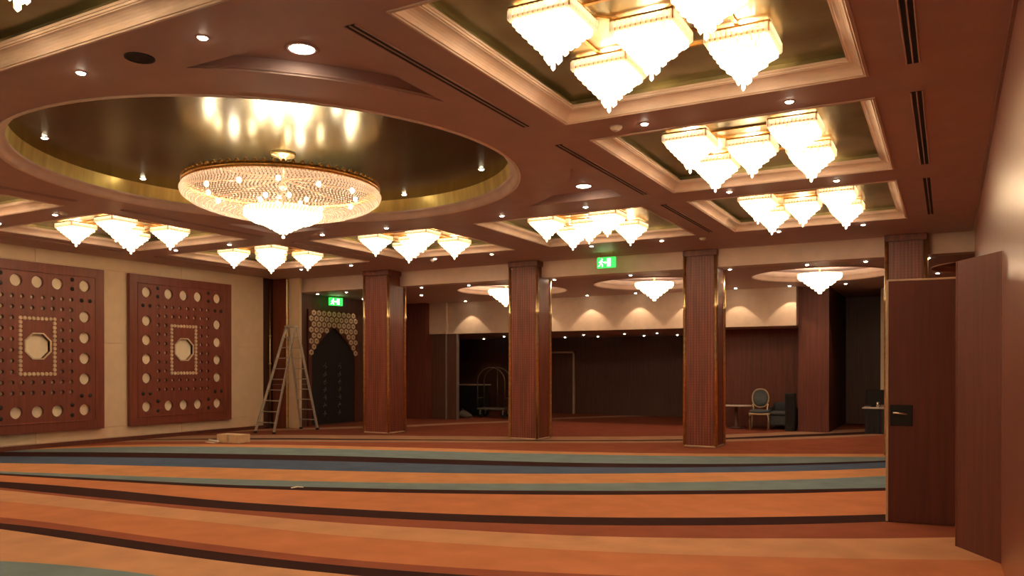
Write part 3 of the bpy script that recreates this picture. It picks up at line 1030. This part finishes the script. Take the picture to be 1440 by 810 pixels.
for x, nm in ((-3.62, 'left of the right hand coffers'), (-.245, 'along the right wall'), (-10.83, 'beyond the dome on the left'), (-14.75, 'along the tan left wall')):
    for (a, b), rn in zip(((4.27, 6.9), (7.62, 10.38), (11.15, 13.8)), ('nearest', 'middle', 'farthest')):
        vent(x, a, b, f'dark linear air slot in the ceiling {nm}, {rn} of three')
sp = thing('ceiling_speaker', 'round dark speaker grille in the ceiling rib at the upper left', 'speaker', (-5.40, 3.95, H))
MB().lathe([(.11, 0), (.11, -.008), (.095, -.012), (.09, -.004)], 24).build('grille_ring', M['slot'], sp)
m = MB(); m.add([(a, b, -.006) for a, b in circle(0, 0, .092, 24)], [tuple(range(24))]); m.build('grille', M['slot'], sp)
for (x, y), nm in zip([(-2.85, 7.3), (-9.87, 14.38), (-3.92, 14.34), (-11.77, 7.31)],
                      ['between the two nearest right coffers', 'before the first column', 'before the third column', 'left of the dome']):
    t = thing('smoke_detector', f'small pale smoke detector on the ceiling {nm}', 'smoke detector', (x, y, H), group='smoke detectors')
    MB().lathe([(0, 0), (.06, 0), (.06, -.02), (.045, -.04), (.0, -.045)], 16).build('housing', M['white_trim'], t)
    MB().lathe([(0, -.044), (.02, -.046), (.018, -.056), (0, -.058)], 10).build('sensor_cap', M['ceiling'], t)


# ------------------------------------------------------------------ exit signs
def exit_sign(loc, rz, label, w=.40, h=.22, rods=.06):
    t = thing('exit_sign', label, 'exit sign', loc, rz, group='green exit signs')
    MB().bbox((-w / 2, -.025, -h), (w / 2, .025, 0), .006).build('sign_box', M['green'], t)
    pic = MB()
    def poly(pts):
        pts = [(a * h / .22, b * h / .22) for a, b in pts]
        pic.loft([[(a, -.026, b) for a, b in pts], [(a, -.031, b) for a, b in pts]], cap=True)
    poly([(.02, -.19), (.10, -.19), (.10, -.03), (.02, -.03)])                       # doorway
    ax = -.10
    poly([(ax - .008, -.035), (ax + .012, -.025), (ax + .028, -.04), (ax + .02, -.06), (ax, -.06)])   # head
    poly([(ax - .03, -.07), (ax + .015, -.065), (ax - .005, -.125), (ax - .03, -.125)])               # trunk
    poly([(ax + .01, -.072), (ax + .05, -.10), (ax + .045, -.112), (ax + .0, -.088)])                 # front arm
    poly([(ax - .03, -.075), (ax - .06, -.105), (ax - .05, -.112), (ax - .02, -.088)])                # rear arm
    poly([(ax - .012, -.12), (ax + .03, -.145), (ax + .03, -.195), (ax + .015, -.195), (ax + .012, -.152), (ax - .03, -.13)])  # front leg
    poly([(ax - .03, -.12), (ax - .015, -.13), (ax - .04, -.165), (ax - .075, -.175), (ax - .075, -.187), (ax - .03, -.175)])  # rear leg
    poly([(-.04, -.10), (-.02, -.10), (-.02, -.085), (.008, -.11), (-.02, -.135), (-.02, -.12), (-.04, -.12)])                 # arrow
    pic.build('pictogram', M['sign_white'], t)
    for s in (-1, 1):
        MB().tube([(s * w * .35, 0, -.002), (s * w * .35, 0, rods)], .006, 6).build('hanging_rod', M['gilt'], t)


exit_sign((-6.14, 15.2, H - .10), .0, 'green lit exit sign hanging between the second and third columns', rods=.10)
exit_sign((-15.02, 17.12, ZB - .05), pi / 2 - .35, 'green lit exit sign above the pale lattice arch', w=.42, h=.22, rods=.05)

# ------------------------------------------------------------------ stepladder
lad = thing('stepladder', 'tall aluminium double stepladder standing open before the tan post', 'ladder', (-14.5, 14.8, 0))
O = Vector((-14.5, 14.8, 0))
W = lambda x, y, z: Vector((x, y, z)) - O
ft = [W(-14.86, 14.02, 0), W(-14.22, 14.0, 0)]
tt = [W(-14.66, 14.86, 2.62), W(-14.36, 14.86, 2.62)]
rt = [W(-14.66, 14.93, 2.62), W(-14.36, 14.93, 2.62)]
bt = [W(-14.80, 15.52, 0), W(-14.26, 15.55, 0)]
for a, b in list(zip(ft, tt)) + list(zip(bt, rt)):
    r = MB().bar(a + Vector((0, 0, .03)), b, .028, .06).build('rail', M['alu'], lad)
    MB().bbox(a + Vector((-.025, -.04, 0)), a + Vector((.025, .04, .05)), .006).build('rubber_foot', M['black'], r)
rg = None
for f, t, n in ((ft, tt, 10), (bt, rt, 10)):
    for k in range(1, n):
        q = k / n
        a = f[0].lerp(t[0], q); b = f[1].lerp(t[1], q)
        MB().bar(a, b, .045, .022).build('rung', M['alu'], lad)
MB().bbox(W(-14.69, 14.82, 2.60), W(-14.33, 14.97, 2.66), .01).build('top_cap', M['alu'], lad)
MB().bar(ft[0].lerp(tt[0], .45), bt[0].lerp(rt[0], .45), .02, .006).build('spreader', M['alu'], lad)
MB().bar(ft[1].lerp(tt[1], .45), bt[1].lerp(rt[1], .45), .02, .006).build('spreader', M['alu'], lad)

# ------------------------------------------------------------------ cardboard box and papers on the carpet
bx = thing('cardboard_box', 'low flat cardboard box on the carpet left of the ladder', 'box', (-13.42, 12.05, 0), .10)
b = MB()
b.box((-.31, -.16, 0), (.31, .16, .012)); b.box((-.31, -.16, 0), (-.30, .16, .17)); b.box((.30, -.16, 0), (.31, .16, .17)); b.box((-.31, -.16, 0), (.31, -.15, .17)); b.box((-.31, .15, 0), (.31, .16, .17))
b.build('carton', M['card'], bx)
for u0, u1 in ((-.31, -.005), (.005, .31)):
    MB().box((u0, -.16, .17), (u1, .16, .176)).build('flap', M['card'], bx)
MB().box((-.03, -.162, .03), (.03, .162, .178)).build('tape', M['tan_edge'], bx)
pp = thing('rolled_paper', 'white rolled paper lying on the carpet beside the flat cardboard box', 'paper', (-13.78, 11.83, .03), -.25)
MB().tube([(-.19, 0, 0), (.19, 0, 0)], .03, 12).build('roll', M['paper'], pp)
MB().box((-.19, -.03, -.03), (.19, -.10, -.026)).build('loose_edge', M['paper'], pp)
sc = thing('paper_scrap', 'small pale scrap of paper on the dark carpet stripe', 'paper', (-7.6, 7.9, 0), .9)
MB().loft([[(-.08, -.03, .002), (0, -.035, .012), (.08, -.03, .003)], [(-.08, .03, .004), (0, .03, .016), (.08, .035, .004)]], closed=False).build('sheet', M['paper'], sc)

# ------------------------------------------------------------------ furniture of the lobby
ch = thing('upholstered_chair', 'oval backed chair with pale frame and grey blue upholstery before the dark back wall', 'chair', (-4.24, 20.9, 0), .12)
MB().bbox((-.25, -.25, .40), (.25, .23, .44), .01).build('seat_frame', M['frame_wood'], ch)
MB().loft([[(x * s, y * s - .01, z) for x, y in circle(0, 0, 1, 16)] for z, s in ((.44, .24), (.48, .25), (.515, .22), (.525, .12))], cap=True, smooth=True).build('seat', M['blue_fabric'], ch)
for sx in (-1, 1):
    MB().tube([(sx * .22, -.22, .41), (sx * .225, -.235, .25), (sx * .215, -.225, 0)], [.028, .022, .015], 8).build('leg', M['frame_wood'], ch)
    MB().tube([(sx * .20, .20, .41), (sx * .205, .23, .2), (sx * .21, .27, 0)], [.026, .02, .016], 8).build('leg', M['frame_wood'], ch)
    MB().tube([(sx * .17, .21, .42), (sx * .17, .235, .56), (sx * .19, .25, .66)], .018, 8).build('back_post', M['frame_wood'], ch)
ov = [(.20 * math.copysign(abs(cos(a)) ** .8, cos(a)), .25 + .06 * (sin(a) + 1) / 2, .81 + .23 * sin(a)) for a in [2 * pi * k / 24 for k in range(24)]]
MB().tube(ov, .022, 8, closed=True).build('back_frame', M['frame_wood'], ch)
bk_ = MB()
bk_.loft([[(x * s, y + d, .81 + (z - .81) * s) for x, y, z in ov] for d, s in ((.02, .95), (-.02, .95), (-.035, .7), (-.04, .1))], cap=True, smooth=True)
bk_.build('back_pad', M['blue_fabric'], ch)

tb = thing('round_table', 'small round table with pale top left of the oval backed chair', 'table', (-4.9, 21.2, 0))
MB().lathe([(0, .585), (.40, .585), (.41, .60), (.40, .615), (0, .615)], 28, smooth=False).build('tabletop', M['white_top'], tb)
MB().lathe([(0, .0), (.22, .0), (.22, .03), (.05, .06), (.04, .3), (.05, .585), (0, .585)], 16).build('pedestal', M['dark_wood'], tb)

so = thing('armchair', 'low dark blue armchair between the oval backed chair and the tall black box', 'armchair', (-3.85, 21.62, 0))
MB().bbox((-.22, -.36, .10), (.30, .30, .36), .03).build('base', M['blue_fabric'], so)
MB().bbox((-.20, -.38, .36), (.29, .14, .48), .04).build('seat_cushion', M['blue_fabric'], so)
MB().bbox((-.22, .12, .34), (.30, .34, .68), .05).build('backrest', M['blue_fabric'], so)
MB().bbox((-.28, -.36, .06), (-.18, .30, .56), .03).build('armrest', M['blue_fabric'], so)
MB().bbox((.28, -.36, .06), (.40, .30, .56), .03).build('armrest', M['blue_fabric'], so)
for sx in (-.18, .30):
    for sy in (-.30, .24):
        MB().tube([(sx, sy, 0), (sx, sy, .12)], .02, 8).build('leg', M['dark_wood'], so)
lb = thing('black_cabinet', 'tall narrow black box standing between the armchair and the wood pier', 'cabinet', (-3.5, 21.0, 0))
MB().bbox((-.115, -.12, 0), (.115, .12, .95), .01).build('cabinet_body', M['black'], lb)
MB().bbox((-.095, -.128, .06), (.095, -.12, .89), .003).build('front_grille', M['black_gloss'], lb)

st = thing('side_table', 'white topped table with black skirt beside the open partition leaf', 'table', (-1.42, 21.35, 0))
MB().bbox((-.42, -.36, .60), (.42, .36, .635), .008).build('tabletop', M['white_top'], st)
sk = MB()
rings = []
for z in (.0, .6):
    ring = []
    for k in range(48):
        a = k / 48 * 4; s = int(a); f = a - s
        cs = [(-.34, -.34), (.34, -.34), (.34, .34), (-.34, .34)]
        x = cs[s][0] * (1 - f) + cs[(s + 1) % 4][0] * f; y = cs[s][1] * (1 - f) + cs[(s + 1) % 4][1] * f
        w = 1 + (.05 if k % 2 else 0) * (1 - z)
        ring.append((x * w, y * w, z))
    rings.append(ring)
sk.loft(rings); sk.build('skirt', M['black'], st)
mo = thing('monitor', 'black screen standing on the white topped table', 'monitor', (-1.58, 21.4, .635), .1)
MB().bbox((-.2, -.02, .05), (.2, .02, .42), .006).build('screen', M['black_gloss'], mo)
MB().bbox((-.10, -.07, 0), (.10, .07, .015), .004).build('stand', M['black_gloss'], mo)
MB().box((-.03, -.012, .01), (.03, .012, .06)).build('neck', M['black_gloss'], mo)
gl = thing('drinking_glass', 'small sparkling glass in front of the black screen', 'glass', (-1.50, 21.15, .635))
MB().lathe([(0, 0), (.035, 0), (.042, .13), (.039, .13), (.032, .01), (0, .01)], 14).build('tumbler', M['chrome'], gl)
bo_ = thing('bottle', 'slim dark bottle on the white topped table by the partition leaf', 'bottle', (-1.22, 21.1, .635))
MB().lathe([(0, 0), (.036, 0), (.038, .02), (.038, .19), (.014, .25), (.014, .31), (0, .31)], 14).build('bottle_body', M['dark_glass'], bo_)
MB().lathe([(0, .305), (.017, .305), (.017, .335), (0, .335)], 12).build('cap', M['black_gloss'], bo_)

# luggage trolley
tr = thing('luggage_trolley', 'brass luggage trolley with arched tube frame in the dark back room', 'trolley', (-12.9, 22.3, 0), .1)
MB().bbox((-.5, -.28, .24), (.5, .28, .30), .02).build('platform', M['sack'], tr)
for sy in (-.25, .25):
    pts = [(-.48, sy, .28), (-.48, sy, 1.15)] + [(-.48 * cos(a), sy, 1.15 + .45 * sin(a)) for a in [pi * k / 14 for k in range(1, 14)]] + [(.48, sy, 1.15), (.48, sy, .28)]
    MB().tube(pts, .018, 8).build('arch_tube', M['brass'], tr)
MB().tube([(0, -.25, 1.60), (0, .25, 1.60)], .016, 8).build('hanging_rail', M['brass'], tr)
for sx in (-.48, .48):
    MB().tube([(sx, -.25, .62), (sx, .25, .62)], .012, 8).build('cross_tube', M['brass'], tr)
MB().tube([(0, .25, .28), (0, .25, 1.60)], .012, 8).build('centre_tube', M['brass'], tr)
for sx in (-.4, .4):
    for sy in (-.2, .2):
        MB().tube([(sx, sy - .02, .09), (sx, sy + .02, .09)], .09, 14, smooth=False).build('wheel', M['black'], tr)
        MB().box((sx - .02, sy - .03, .09), (sx + .02, sy + .03, .24)).build('caster_fork', M['steel'], tr)
cn = thing('bar_counter', 'dark counter with a pale narrow top in the back room beside the luggage trolley', 'counter', (-14.15, 23.0, 0))
MB().bbox((-.5, -.25, 0), (.5, .25, 1.0), .01).build('counter_body', M['black'], cn)
MB().bbox((-.55, -.3, 1.0), (.55, .3, 1.04), .008).build('counter_top', M['white_top'], cn)
sk_ = thing('cloth_sack', 'slumped grey cloth sack on the floor by the luggage trolley', 'sack', (-13.55, 21.6, 0))
rings = []
random.seed(5)
for z, s in ((0, .2), (.04, .25), (.10, .24), (.17, .17), (.22, .10), (.25, .03)):
    rings.append([(x * s * (1 + .15 * random.uniform(-1, 1)) - z * .4, y * s * .8, z) for x, y in circle(0, 0, 1, 14)])
MB().loft(rings, cap=True, smooth=True).build('sack_body', M['sack'], sk_)
MB().tube([(-.1, 0, .235), (-.13, .01, .27), (-.12, -.01, .30)], [.02, .03, .012], 8).build('tied_neck', M['sack'], sk_)
